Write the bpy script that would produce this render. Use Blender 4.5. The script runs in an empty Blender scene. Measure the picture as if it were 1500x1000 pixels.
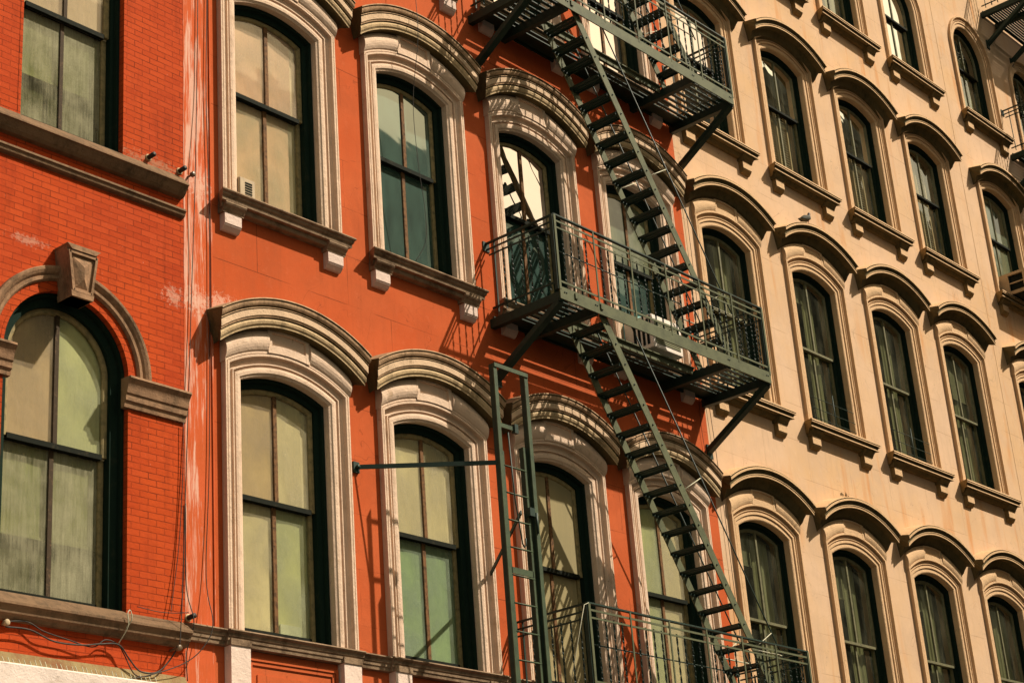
import bpy, bmesh, math, random
from mathutils import Vector, Matrix
random.seed(7)
S = bpy.context.scene
COL = S.collection
PI = math.pi

# ------------------------------------------------------------------ mesh builder
# facade plane is y = 0, the street is at y < 0; "d" below is distance out of the wall (y = -d)
class MB:
    def __init__(s): s.v = []; s.f = []; s.m = []; s.sm = []
    def add(s, vs, fs, mi=0, smooth=False):
        o = len(s.v); s.v += [tuple(p) for p in vs]
        for f in fs: s.f.append([i + o for i in f]); s.m.append(mi); s.sm.append(smooth)
    def box(s, x0, x1, d0, d1, z0, z1, mi=0):
        vs = [(x, -d, z) for z in (z0, z1) for d in (d0, d1) for x in (x0, x1)]
        s.add(vs, [(0, 2, 3, 1), (4, 5, 7, 6), (0, 1, 5, 4), (2, 6, 7, 3), (0, 4, 6, 2), (1, 3, 7, 5)], mi)
    def bar(s, p, q, w, h, up=(0, 0, 1), mi=0, twist=0.0, n=1):
        p = Vector(p); q = Vector(q); t = (q - p).normalized(); u = Vector(up)
        a = t.cross(u)
        if a.length < 1e-4: a = t.cross(Vector((0, 1, 0)))
        a.normalize(); b = a.cross(t).normalized()
        vs = []
        for k in range(n + 1):
            c = p.lerp(q, k / n); an = twist * k / n; ca, sa = math.cos(an), math.sin(an)
            for sx, sy in ((-1, -1), (1, -1), (1, 1), (-1, 1)):
                X = sx * w / 2; Y = sy * h / 2
                vs.append(c + a * (X * ca - Y * sa) + b * (X * sa + Y * ca))
        fs = [(3, 2, 1, 0), tuple(4 * n + i for i in range(4))]
        for k in range(n):
            for i in range(4):
                j = (i + 1) % 4; fs.append((4 * k + i, 4 * k + j, 4 * k + 4 + j, 4 * k + 4 + i))
        s.add(vs, fs, mi)
    def tube(s, pts, r, n=6, mi=0):
        pts = [Vector(p) for p in pts]; vs = []; m = len(pts)
        for k, c in enumerate(pts):
            t = (pts[min(k + 1, m - 1)] - pts[max(k - 1, 0)]).normalized()
            a = t.cross(Vector((0.3, 1, 0.2))).normalized(); b = a.cross(t)
            rr = r[k] if isinstance(r, (list, tuple)) else r
            vs += [c + (a * math.cos(2 * PI * i / n) + b * math.sin(2 * PI * i / n)) * rr for i in range(n)]
        fs = [tuple(range(n - 1, -1, -1)), tuple((m - 1) * n + i for i in range(n))]
        for k in range(m - 1):
            for i in range(n):
                j = (i + 1) % n; fs.append((k * n + i, k * n + j, (k + 1) * n + j, (k + 1) * n + i))
        s.add(vs, fs, mi, True)
    def loft(s, rings, closed=False, mi=0, caps=False, smooth=False, capm=0):
        # rings: list of equal length lists of points
        n = len(rings[0]); vs = [p for r in rings for p in r]; fs = []; seg = []
        for k in range(len(rings) - 1):
            for i in range(n if closed else n - 1):
                j = (i + 1) % n
                fs.append((k * n + i, k * n + j, (k + 1) * n + j, (k + 1) * n + i)); seg.append(i)
        if caps:
            fs.append(tuple(range(n - 1, -1, -1))); fs.append(tuple((len(rings) - 1) * n + i for i in range(n)))
        o = len(s.f); s.add(vs, fs, 0 if isinstance(mi, (list, tuple)) else mi, smooth)
        if isinstance(mi, (list, tuple)):
            for k, i in enumerate(seg): s.m[o + k] = mi[i % len(mi)]
            if caps: s.m[-1] = s.m[-2] = capm
    def mesh(s, name, mats, recalc=True):
        me = bpy.data.meshes.new(name); me.from_pydata(s.v, [], s.f)
        for m in mats: me.materials.append(m)
        for p, mi, sm in zip(me.polygons, s.m, s.sm): p.material_index = mi; p.use_smooth = sm
        if recalc:
            bm = bmesh.new(); bm.from_mesh(me); bmesh.ops.recalc_face_normals(bm, faces=bm.faces); bm.to_mesh(me); bm.free()
        me.update(); return me
def obj(name, me, parent=None, loc=(0, 0, 0)):
    o = bpy.data.objects.new(name, me); COL.objects.link(o); o.location = loc
    if parent: o.parent = parent
    return o
def tag(o, label=None, cat=None, group=None, kind=None):
    if label: o['label'] = label
    if cat: o['category'] = cat
    if group: o['group'] = group
    if kind: o['kind'] = kind
    return o
def empty(name, label, cat, loc=(0, 0, 0), group=None):
    o = bpy.data.objects.new(name, None); COL.objects.link(o); o.location = loc
    return tag(o, label, cat, group)

# ------------------------------------------------------------------ materials
class NT:
    def __init__(s, name):
        s.m = bpy.data.materials.new(name); s.m.use_nodes = True; s.t = s.m.node_tree; s.t.nodes.clear()
        s.out = s.t.nodes.new('ShaderNodeOutputMaterial')
        s.pos = s.t.nodes.new('ShaderNodeNewGeometry').outputs['Position']
    def new(s, ty, **kw):
        n = s.t.nodes.new(ty)
        for k, v in kw.items(): setattr(n, k, v)
        return n
    def link(s, a, b): s.t.links.new(a, b)
    def put(s, sock, v):
        if isinstance(v, bpy.types.NodeSocket): s.link(v, sock)
        elif v is not None: sock.default_value = v if not (isinstance(v, tuple) and len(v) == 3 and sock.type == 'RGBA') else (*v, 1)
    def scale(s, sx, sy, sz, vec=None):
        n = s.new('ShaderNodeVectorMath', operation='MULTIPLY'); s.put(n.inputs[0], vec or s.pos); n.inputs[1].default_value = (sx, sy, sz); return n.outputs[0]
    def noise(s, sc, det=4, rough=.55, vec=None, dist=0):
        n = s.new('ShaderNodeTexNoise'); s.put(n.inputs['Vector'], vec or s.pos)
        n.inputs['Scale'].default_value = sc; n.inputs['Detail'].default_value = det; n.inputs['Roughness'].default_value = rough; n.inputs['Distortion'].default_value = dist
        return n.outputs['Fac']
    def ramp(s, fac, a, b, va=0.0, vb=1.0):
        n = s.new('ShaderNodeMapRange'); s.put(n.inputs['Value'], fac)
        for k, v in (('From Min', a), ('From Max', b), ('To Min', va), ('To Max', vb)): n.inputs[k].default_value = v
        return n.outputs['Result']
    def math(s, op, a, b=None):
        n = s.new('ShaderNodeMath', operation=op); s.put(n.inputs[0], a); s.put(n.inputs[1], b); return n.outputs[0]
    def mix(s, fac, a, b, mode='MIX'):
        n = s.new('ShaderNodeMix', data_type='RGBA', blend_type=mode)
        s.put(n.inputs[0], fac); s.put(n.inputs[6], a); s.put(n.inputs[7], b); return n.outputs[2]
    def bump(s, h, strength=.3, dist=.01):
        n = s.new('ShaderNodeBump'); n.inputs['Strength'].default_value = strength; n.inputs['Distance'].default_value = dist; s.put(n.inputs['Height'], h); return n.outputs[0]
    def sep(s):
        n = s.new('ShaderNodeSeparateXYZ'); s.link(s.pos, n.inputs[0]); return n.outputs
    def xz(s, ox=0, oz=0):   # facade coordinates for brick textures
        p = s.sep(); n = s.new('ShaderNodeCombineXYZ'); s.link(s.math('ADD', p[0], ox), n.inputs[0]); s.link(s.math('ADD', p[2], oz), n.inputs[1]); return n.outputs[0]
    def bricks(s, vec, w, h, mortar, smooth=.1, offset=.5):
        n = s.new('ShaderNodeTexBrick'); s.link(vec, n.inputs['Vector']); n.inputs['Scale'].default_value = 1
        n.inputs['Brick Width'].default_value = w; n.inputs['Row Height'].default_value = h; n.inputs['Mortar Size'].default_value = mortar; n.inputs['Mortar Smooth'].default_value = smooth
        n.offset = offset
        n.inputs['Color1'].default_value = (0, 0, 0, 1); n.inputs['Color2'].default_value = (1, 1, 1, 1); n.inputs['Mortar'].default_value = (.5, .5, .5, 1)
        return n.outputs['Color'], n.outputs['Fac']
    def principled(s, col, rough=.8, spec=.3, normal=None, metal=0):
        n = s.new('ShaderNodeBsdfPrincipled'); s.put(n.inputs['Base Color'], col); s.put(n.inputs['Roughness'], rough); n.inputs['Specular IOR Level'].default_value = spec; n.inputs['Metallic'].default_value = metal
        if normal is not None: s.link(normal, n.inputs['Normal'])
        return n.outputs[0]
    def glossy(s, col=(.9, .9, .9), rough=.03, normal=None):
        n = s.new('ShaderNodeBsdfGlossy'); s.put(n.inputs['Color'], col); n.inputs['Roughness'].default_value = rough
        if normal is not None: s.link(normal, n.inputs['Normal'])
        return n.outputs[0]
    def mixsh(s, fac, a, b):
        n = s.new('ShaderNodeMixShader'); s.put(n.inputs[0], fac); s.link(a, n.inputs[1]); s.link(b, n.inputs[2]); return n.outputs[0]
    def patch(s, x0, z0, rx, rz):
        p = s.sep(); a = s.math('DIVIDE', s.math('SUBTRACT', p[0], x0), rx); b = s.math('DIVIDE', s.math('SUBTRACT', p[2], z0), rz)
        r = s.math('SQRT', s.math('ADD', s.math('MULTIPLY', a, a), s.math('MULTIPLY', b, b)))
        f = s.math('ADD', s.math('SUBTRACT', 1.0, r), s.math('MULTIPLY', s.math('SUBTRACT', s.noise(24, 6, .8), .5), 4.2))
        return s.ramp(f, .35, .8, 0, .7)
    def done(s, sh): s.link(sh, s.out.inputs['Surface']); return s.m

def m_plaster(name, base, var, joint, jw, jh, jstr, ox, oz, stains=None, deep=.72):
    n = NT(name)
    big = n.noise(.55, 5, .62); mid = n.noise(4.5, 6, .68); fine = n.noise(90, 3, .6)
    col = n.mix(n.ramp(big, .36, .64), base, var)
    col = n.mix(n.ramp(n.noise(1.6, 6, .7, None, .4), .46, .66, 0, .6), col, tuple(c * deep for c in base))
    col = n.mix(n.ramp(mid, .5, .78, 0, .5), col, tuple(c * deep * .95 for c in base))
    col = n.mix(n.ramp(n.noise(9, 5, .7), .55, .8, 0, .45), col, tuple(min(1, c * 1.16 + .015) for c in base))
    streak = n.noise(1, 6, .72, n.scale(11, 11, .8))
    col = n.mix(n.ramp(streak, .54, .74, 0, .42), col, tuple(c * .62 for c in base))
    if stains:
        st = n.noise(1, 4, .6, n.scale(4.2, 4.2, .45)); msk = n.math('MULTIPLY', n.ramp(st, .55, .66), n.ramp(n.noise(.55, 2), .42, .6))
        col = n.mix(n.math('MULTIPLY', msk, .8), col, stains)
    _, jf = n.bricks(n.xz(ox, oz), jw, jh, .0035, 0)
    jm = n.math('MULTIPLY', jf, n.ramp(n.noise(1.3, 3), .44, .58))
    col = n.mix(n.math('MULTIPLY', jm, jstr), col, joint)
    cr = n.noise(.9, 4, .55, None, 1.2)          # hairline cracks: thin iso-lines of a warped noise
    crk = n.math('LESS_THAN', n.math('ABSOLUTE', n.math('SUBTRACT', cr, .5)), .0011)
    col = n.mix(n.math('MULTIPLY', crk, .45), col, tuple(c * .35 for c in base))
    col = n.mix(n.math('MULTIPLY', n.ramp(n.noise(55, 2, .7), .66, .73), .35), col, tuple(c * .5 for c in base))
    col = n.mix(n.math('MULTIPLY', n.ramp(n.noise(75, 2, .7), .70, .75), .4), col, tuple(min(1, c * 1.3 + .05) for c in base))
    if name == 'red_stucco':
        col = n.mix(n.patch(-.78, -1.08, .42, .16), col, (.60, .36, .27))
    h = n.math('ADD', n.math('MULTIPLY', mid, .8), n.math('MULTIPLY', fine, .45))
    h = n.math('SUBTRACT', h, n.math('MULTIPLY', jm, .8))
    return n.done(n.principled(col, .9, .06, n.bump(h, .45, .007)))

def m_brick():
    n = NT('painted_brick')
    warp = n.new('ShaderNodeVectorMath', operation='ADD'); nz = n.new('ShaderNodeTexNoise'); n.link(n.pos, nz.inputs['Vector']); nz.inputs['Scale'].default_value = 7
    sc = n.new('ShaderNodeVectorMath', operation='SCALE'); n.link(nz.outputs['Color'], sc.inputs[0]); sc.inputs['Scale'].default_value = .006
    n.link(n.xz(), warp.inputs[0]); n.link(sc.outputs[0], warp.inputs[1])
    cell, mort = n.bricks(warp.outputs[0], .170, .0560, .0036, .2)
    base = (.405, .056, .014)
    col = n.mix(n.math('MULTIPLY', n.ramp(cell, 0, 1), .55), base, (.28, .028, .005))
    col = n.mix(n.ramp(n.noise(1.1, 5, .65), .42, .68, 0, .7), col, (.46, .066, .011))
    col = n.mix(n.ramp(n.noise(1, 4, .65, n.scale(7, 7, 1.1)), .54, .72, 0, .55), col, (.22, .030, .007))
    vis = n.math('MULTIPLY', n.ramp(n.noise(2.2, 5, .65), .34, .60, .3, 1), n.ramp(n.noise(9, 4, .6), .34, .6, .25, 1))
    col = n.mix(n.math('MULTIPLY', n.math('MULTIPLY', mort, vis), .9), col, (.075, .015, .007))
    chip = n.math('MULTIPLY', n.ramp(n.noise(34, 5, .75), .64, .70), n.ramp(n.noise(1.4, 3), .42, .6))
    col = n.mix(n.math('MULTIPLY', chip, .8), col, (.62, .34, .26))
    chip2 = n.math('MULTIPLY', n.ramp(n.noise(42, 3, .7), .7, .74), n.ramp(n.noise(3, 2), .5, .7))
    col = n.mix(n.math('MULTIPLY', chip2, .7), col, (.10, .025, .015))
    col = n.mix(n.patch(-1.27, -1.15, .16, .14), col, (.52, .28, .20)); col = n.mix(n.patch(-2.75, -1.08, .25, .07), col, (.45, .22, .15)); col = n.mix(n.patch(-1.5, .07, .5, .09), col, (.34, .17, .10))
    h = n.math('SUBTRACT', n.math('MULTIPLY', n.noise(40, 4, .7), .5), n.math('MULTIPLY', mort, 1.0))
    return n.done(n.principled(col, .85, .06, n.bump(h, .9, .009)))

def m_flake():
    n = NT('flaking_paint')
    base = (.45, .088, .026)
    st = n.noise(1, 6, .72, n.scale(34, 34, 1.7)); reg = n.noise(1, 3, .6, n.scale(2.6, 2.6, .9))
    x = n.sep()[0]
    edge = n.ramp(x, -1.12, -.86, .06, -.02)
    f = n.math('ADD', n.math('ADD', st, n.math('MULTIPLY', n.math('SUBTRACT', reg, .5), .55)), edge)
    col = n.mix(n.ramp(n.noise(3, 5, .6), .35, .7), base, (.52, .10, .035))
    col = n.mix(n.ramp(f, .525, .64, 0, .85), col, (.62, .38, .29))
    col = n.mix(n.ramp(n.noise(1, 5, .7, n.scale(55, 55, 4)), .66, .72, 0, .7), col, (.13, .03, .02))
    col = n.mix(n.patch(-1.0, -1.13, .30, .18), col, (.62, .40, .31)); col = n.mix(n.patch(-1.0, .02, .25, .2), col, (.62, .38, .29))
    return n.done(n.principled(col, .9, .06, n.bump(f, .5, .008)))

def m_stone(name, base, dirt, amount, streak=True, spec=.08, topdirt=0.0):
    n = NT(name)
    col = n.mix(n.ramp(n.noise(2.5, 5, .6), .35, .7), base, tuple(c * .86 for c in base))
    f = n.noise(5, 6, .7)
    if streak: f = n.math('ADD', n.math('MULTIPLY', f, .55), n.math('MULTIPLY', n.noise(1, 5, .7, n.scale(14, 14, 2.2)), .45))
    lo = .68 - amount * .4
    col = n.mix(n.ramp(f, lo, lo + .2, 0, .9), col, dirt)
    col = n.mix(n.ramp(n.noise(1, 4, .6, n.scale(3.2, 3.2, 1.3)), .54, .70, 0, .28), col, tuple((c + e) * .5 for c, e in zip(base, dirt)))
    ck = n.math('LESS_THAN', n.math('ABSOLUTE', n.math('SUBTRACT', n.noise(1.9, 3, .5, None, .8), .5)), .0016)
    col = n.mix(n.math('MULTIPLY', ck, .3), col, tuple(c * .4 for c in dirt))
    col = n.mix(n.ramp(n.noise(38, 4, .7), .64, .74, 0, .7), col, tuple(c * .35 for c in dirt))
    col = n.mix(n.ramp(n.noise(17, 4, .7), .62, .7, 0, .45), col, tuple(min(1, c * 1.25) for c in base))
    if topdirt:   # grime settles on ledges: faces that look up are dirtier
        g = n.new('ShaderNodeNewGeometry'); sp = n.new('ShaderNodeSeparateXYZ'); n.link(g.outputs['Normal'], sp.inputs[0])
        col = n.mix(n.math('MULTIPLY', n.ramp(sp.outputs[2], .15, .8), topdirt), col, dirt)
    h = n.math('ADD', n.noise(60, 5, .7), n.math('MULTIPLY', n.noise(11, 5, .6), 1.8))
    return n.done(n.principled(col, .82, spec, n.bump(h, .55, .010)))

def m_simple(name, base, var, rough=.6, spec=.3, sc=20, bump=.2, thr=(.45, .7), metal=0):
    n = NT(name); f = n.noise(sc, 5, .65)
    col = n.mix(n.ramp(f, *thr), base, var)
    return n.done(n.principled(col, rough, spec, n.bump(n.noise(sc * 4, 3), bump, .003), metal))

def m_clear(name='clear_glass', boost=1.0, wav=.05):
    n = NT(name)
    t = n.new('ShaderNodeBsdfTransparent'); t.inputs[0].default_value = (.80, .86, .78, 1)
    w = n.bump(n.noise(2.2, 2, .5), wav, .06)
    lw = n.new('ShaderNodeLayerWeight'); lw.inputs['Blend'].default_value = .5
    g = n.glossy((.95, .97, .88), .015, w)
    sh = n.mixsh(n.math('ADD', n.math('MULTIPLY', n.math('POWER', lw.outputs['Facing'], 2.5), .85 * boost), .04 * boost), t.outputs[0], g)
    d = n.principled((.30, .30, .20), .9, .0)
    dust = n.ramp(n.noise(1, 5, .65, n.scale(6, 6, 1.6)), .42, .8, .02, .16)
    return n.done(n.mixsh(dust, sh, d))

def m_glass(name, tint, dust, lo, hi, gloss=1.0):
    n = NT(name)
    t = n.new('ShaderNodeBsdfTransparent'); t.inputs[0].default_value = (*tint, 1)
    w = n.bump(n.noise(1.7, 2, .5), .05, .05)
    lw = n.new('ShaderNodeLayerWeight'); lw.inputs['Blend'].default_value = .5
    g = n.glossy((.95, .97, .88), .03, w)
    sh = n.mixsh(n.math('ADD', n.math('MULTIPLY', n.math('POWER', lw.outputs['Facing'], 2.5), .7 * gloss), .03 * gloss), t.outputs[0], g)
    f = n.math('ADD', n.math('MULTIPLY', n.noise(1, 6, .75, n.scale(46, 46, 2.6)), .45 if 'rain' in name else .22), n.math('MULTIPLY', n.noise(1, 4, .6, n.scale(2.4, 2.4, 1.9)), .75 if 'rain' in name else .95))
    d = n.principled(n.mix(n.ramp(n.noise(90, 3, .7), .4, .7), dust, tuple(c * .75 for c in dust)), .9, 0)
    return n.done(n.mixsh(n.ramp(f, .42, .78, lo, hi), sh, d))

def m_dusty(name, light, dark, dk=(.5, .75), gloss=.10, ztop=None):
    n = NT(name)
    streak = n.noise(1, 6, .75, n.scale(60, 60, 2.2)); blot = n.noise(1, 2, .5, n.scale(1.5, 1.5, .9))
    f = n.math('ADD', n.math('MULTIPLY', streak, .25), n.math('MULTIPLY', blot, .75))
    col = n.mix(n.ramp(f, dk[0], dk[1]), light, dark)
    col = n.mix(n.ramp(n.noise(1, 5, .75, n.scale(60, 60, 7)), .60, .72, 0, .25), col, tuple(min(1, c * 1.35) for c in light))
    w = n.bump(n.noise(2.0, 2, .5), .06, .06)
    fr = n.new('ShaderNodeFresnel'); fr.inputs['IOR'].default_value = 1.45
    fac = n.math('MULTIPLY', fr.outputs[0], gloss / .06)
    return n.done(n.mixsh(fac, n.principled(col, .85, .1), n.glossy((.95, .95, .9), .06, w)))

def m_mirror(name, base, fac, wav=.10, rough=.01, tint=(.95, .97, .93)):
    n = NT(name)
    w = n.bump(n.noise(1.6, 2, .5, None, .6), wav, .08)
    fr = n.new('ShaderNodeFresnel'); fr.inputs['IOR'].default_value = 1.5
    f = n.math('ADD', n.math('MULTIPLY', fr.outputs[0], .8), fac)
    col = n.mix(n.ramp(n.noise(1, 5, .65, n.scale(7, 7, 2)), .4, .75), base, tuple(c * .45 for c in base))
    return n.done(n.mixsh(f, n.principled(col, .8, .1), n.glossy(tint, rough, w)))

M = {}
M['red'] = m_plaster('red_stucco', (.478, .105, .035), (.415, .074, .020), (.12, .03, .012), 1.15, .52, .8, .3, .12)
M['tan'] = m_plaster('cream_stucco', (.595, .410, .275), (.565, .365, .205), (.30, .18, .10), 1.02, .5, .6, .2, .3, (.52, .25, .10), .84)
M['brick'] = m_brick()
M['flake'] = m_flake()
M['cream'] = m_stone('aged_cream_stone', (.65, .475, .35), (.30, .18, .085), .32)
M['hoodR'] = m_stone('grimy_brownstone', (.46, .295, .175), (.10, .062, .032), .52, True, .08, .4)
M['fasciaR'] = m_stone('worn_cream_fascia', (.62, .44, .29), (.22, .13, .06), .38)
M['soot_shadeT'] = m_stone('soot_shaded_moulding', (.125, .092, .042), (.036, .036, .018), .5)  # soot tone that also carries painted-in shade of coves, soffits and end caps
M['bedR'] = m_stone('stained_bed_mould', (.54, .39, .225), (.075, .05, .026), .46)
M['umber'] = m_stone('umber_shaded_side', (.22, .145, .06), (.07, .055, .025), .45)  # trim colour darkened for bracket sides and sill ends: their shade painted in

M['sillR'] = m_stone('brown_sill_stone', (.26, .175, .11), (.075, .045, .025), .5, False, .08, .2)
M['brkR'] = m_stone('pale_bracket_stone', (.64, .49, .42), (.32, .21, .13), .2)
M['trimT'] = m_stone('cream_painted_trim', (.60, .395, .225), (.36, .20, .08), .24)
M['hoodT'] = m_stone('cream_painted_hood', (.58, .38, .21), (.27, .15, .06), .3)
M['brickstone'] = m_stone('dark_brownstone', (.19, .115, .065), (.05, .036, .022), .5, True, .08, .2)
M['archstone'] = m_stone('worn_tan_brownstone', (.30, .175, .10), (.055, .04, .024), .55)
M['wood'] = m_simple('dark_green_painted_wood', (.007, .018, .012), (.026, .030, .018), .85, .08, 14, .5, (.55, .85))
M['stile'] = m_simple('dirty_olive_sash_paint', (.26, .20, .09), (.12, .10, .05), .7, .2, 16, .3)
M['mull'] = m_simple('weathered_brown_bar', (.17, .085, .036), (.04, .024, .014), .75, .1, 30, .5, (.45, .68))
M['mullB'] = m_simple('dark_weathered_bar', (.05, .034, .02), (.14, .085, .045), .75, .1, 30, .5, (.55, .75))
M['rail'] = m_simple('dark_meeting_rail', (.010, .012, .008), (.06, .045, .024), .8, .08, 18, .4, (.58, .8))
M['stileT'] = m_simple('grey_olive_sash_paint', (.15, .14, .075), (.085, .082, .048), .6, .2, 16, .3)
M['iron'] = m_simple('olive_grey_painted_iron', (.100, .108, .058), (.055, .062, .035), .6, .15, 7, .35, (.45, .75))
M['irondark'] = m_simple('dark_green_shaded_iron', (.011, .030, .020), (.006, .017, .012), .55, .3, 12, .25)  # darker copy of the iron: shade of undersides, treads and braces in its colour
M['irongreen'] = m_simple('bottle_green_painted_iron', (.050, .072, .036), (.03, .045, .025), .55, .25, 12, .25)
M['clear'] = m_clear()
M['shiny'] = m_clear('shiny_wavy_glass', 3.4, .035)
M['p_olive'] = m_dusty('dusty_olive_pane', (.315, .255, .13), (.235, .20, .11), (.42, .7), .06)
M['p_olive2'] = m_dusty('dusty_green_pane', (.26, .205, .088), (.14, .145, .068), (.44, .66), .07)
M['p_pale'] = m_dusty('dusty_pale_pane', (.50, .35, .25), (.36, .265, .15), (.42, .66), .07)
M['p_pale2'] = m_dusty('dusty_greenish_pane', (.37, .29, .17), (.25, .225, .12), (.42, .66), .07)
M['p_brick'] = m_dusty('streaked_grey_pane', (.27, .215, .11), (.075, .085, .045), (.43, .60), .10)
M['p_brick2'] = m_dusty('browned_pane', (.31, .215, .10), (.23, .165, .075), (.4, .6), .08)
M['p_teal'] = m_mirror('teal_dark_pane', (.040, .080, .060), .17, .025, .03, (.80, .88, .78))
M['p_deep'] = m_mirror('deep_teal_pane', (.020, .052, .040), .05, .03, .03, (.70, .85, .75))
M['p_sky'] = m_mirror('sky_mirror_pane', (.10, .10, .07), .80, .07, .006, (.78, .72, .69))
M['g_olive'] = m_glass('hazy_olive_glass', (.88, .87, .77), (.42, .37, .24), .06, .6)
M['g_green'] = m_glass('hazy_green_glass', (.78, .84, .68), (.33, .34, .21), .08, .6)
M['g_teal'] = m_glass('hazy_teal_glass', (.64, .80, .66), (.22, .27, .19), .15, .7)
M['g_brown'] = m_glass('hazy_brown_glass', (.84, .77, .66), (.34, .27, .18), .12, .6)
M['g_pale'] = m_glass('hazy_pale_glass', (.90, .86, .78), (.46, .36, .25), .10, .60)
M['g_dark'] = m_glass('rain_streaked_glass', (.60, .66, .50), (.33, .31, .20), .08, .9)
M['blindU'] = m_simple('olive_roller_blind', (.66, .585, .38), (.57, .515, .34), .95, .05, 1.3, .05)
M['blindS'] = m_simple('cream_roller_blind', (.70, .50, .36), (.58, .44, .28), .95, .05, 2, .05)
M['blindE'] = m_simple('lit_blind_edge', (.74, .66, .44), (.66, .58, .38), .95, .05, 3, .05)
M['blindB'] = m_simple('grey_roller_blind', (.66, .58, .41), (.48, .45, .32), .95, .05, 1.3, .05)
M['blindT'] = m_simple('olive_grey_roller_blind', (.17, .15, .085), (.13, .12, .07), .95, .05, 3, .05)
M['p_dim'] = m_dusty('dim_green_pane', (.12, .13, .065), (.05, .07, .042), (.42, .62), .10)
M['black'] = m_simple('unlit_interior', (.010, .013, .010), (.016, .018, .014), .9, .1, 3, 0)
M['curtain'] = m_simple('olive_curtain_cloth', (.24, .215, .115), (.18, .165, .088), .95, .05, 3, .1)
M['shutter'] = m_simple('cream_louvre_paint', (.52, .36, .21), (.42, .28, .15), .6, .2, 12, .1)
M['white'] = m_simple('dirty_white_enamel', (.78, .70, .62), (.66, .56, .48), .45, .4, 8, .1)
M['beige'] = m_simple('sun_yellowed_casing', (.40, .30, .18), (.33, .24, .14), .6, .3, 10, .1)
M['grille'] = m_simple('grey_green_grille', (.24, .24, .14), (.18, .18, .10), .6, .3, 60, .2)
M['wire'] = m_simple('black_cable_rubber', (.018, .014, .010), (.05, .035, .022), .6, .3, 25, .2)
M['wirepale'] = m_simple('pale_grey_rod', (.42, .40, .28), (.3, .28, .2), .5, .4, 25, .1)
M['ceramic'] = m_simple('brown_glazed_knob', (.14, .085, .045), (.06, .04, .025), .35, .5, 30, .1)
M['ledge'] = m_stone('white_painted_ledge', (.70, .58, .51), (.36, .27, .20), .2, False)
M['flash'] = m_stone('lichen_stained_flashing', (.24, .18, .085), (.16, .055, .025), .6)
M['pilaster'] = m_stone('pinkish_white_pilaster', (.72, .56, .47), (.45, .32, .25), .16)
M['feather'] = m_simple('grey_plumage', (.075, .075, .06), (.035, .035, .03), .7, .1, 30, .2)
M['featherdark'] = m_simple('dark_plumage', (.03, .025, .025), (.05, .03, .03), .6, .3, 40, .1)
M['legpink'] = m_simple('pink_leg_skin', (.35, .13, .09), (.28, .1, .07), .6, .2, 60, .1)
M['leaf'] = m_simple('dry_weed_leaf', (.04, .05, .02), (.06, .045, .02), .7, .1, 40, .1)
M['asphalt'] = m_simple('asphalt', (.04, .04, .04), (.065, .062, .058), .9, .2, 3, .3)
M['concrete'] = m_simple('bluestone_paving', (.14, .125, .10), (.10, .09, .075), .9, .1, 2, .2)
M['farwall'] = m_simple('shaded_brown_masonry', (.10, .085, .06), (.07, .06, .045), .9, .1, .8, .1)
M['teal'] = m_simple('teal_plastic', (.03, .20, .18), (.025, .15, .14), .5, .3, 20, .1)

# ------------------------------------------------------------------ window geometry
def path(o, hw, r0, zc, zb, n=20):
    """opening outline pushed outward by o: up the left jamb, over the arch, down the right jamb"""
    r = r0 + o; w = hw + o
    a = math.asin(min(1, w / r))
    pts = [(-w, zb)]
    for k in range(n + 1):
        t = -a + 2 * a * k / n
        pts.append((r * math.sin(t), zc + r * math.cos(t)))
    pts.append((w, zb)); return pts
def sweep(mb, prof, W, closed=False, mi=0, zb=None):
    hw, r0, zc = W['hw'], W['r0'], W['zc']; z0 = W['zb'] if zb is None else zb
    cols = [[(x, -d, z) for x, z in path(o, hw, r0, zc, z0)] for o, d in prof]
    rings = [[c[k] for c in cols] for k in range(len(cols[0]))]
    mb.loft(rings, closed, mi, caps=closed)

ARCH_R = [(.215, -.02), (.215, .062), (.199, .063), (.197, .056), (.193, .056), (.191, .063), (.170, .062), (.164, .022), (.150, .012), (.120, .010), (.112, .014), (.110, .031), (.099, .031), (.096, .008), (.079, .007), (.076, .025), (.052, .029), (.026, .026), (.016, .014), (0, .006), (0, -.068)]
ARCH_T = [(.190, -.02), (.190, .048), (.164, .049), (.159, .012), (.140, .002), (.126, .002), (.121, .022), (.113, .022), (.109, .002), (.099, .000), (.096, .015), (.066, .016), (.062, -.006), (.050, -.008), (.047, .002), (.012, .003), (0, -.004), (0, -.090)]
ARCH_P = ARCH_T

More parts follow.
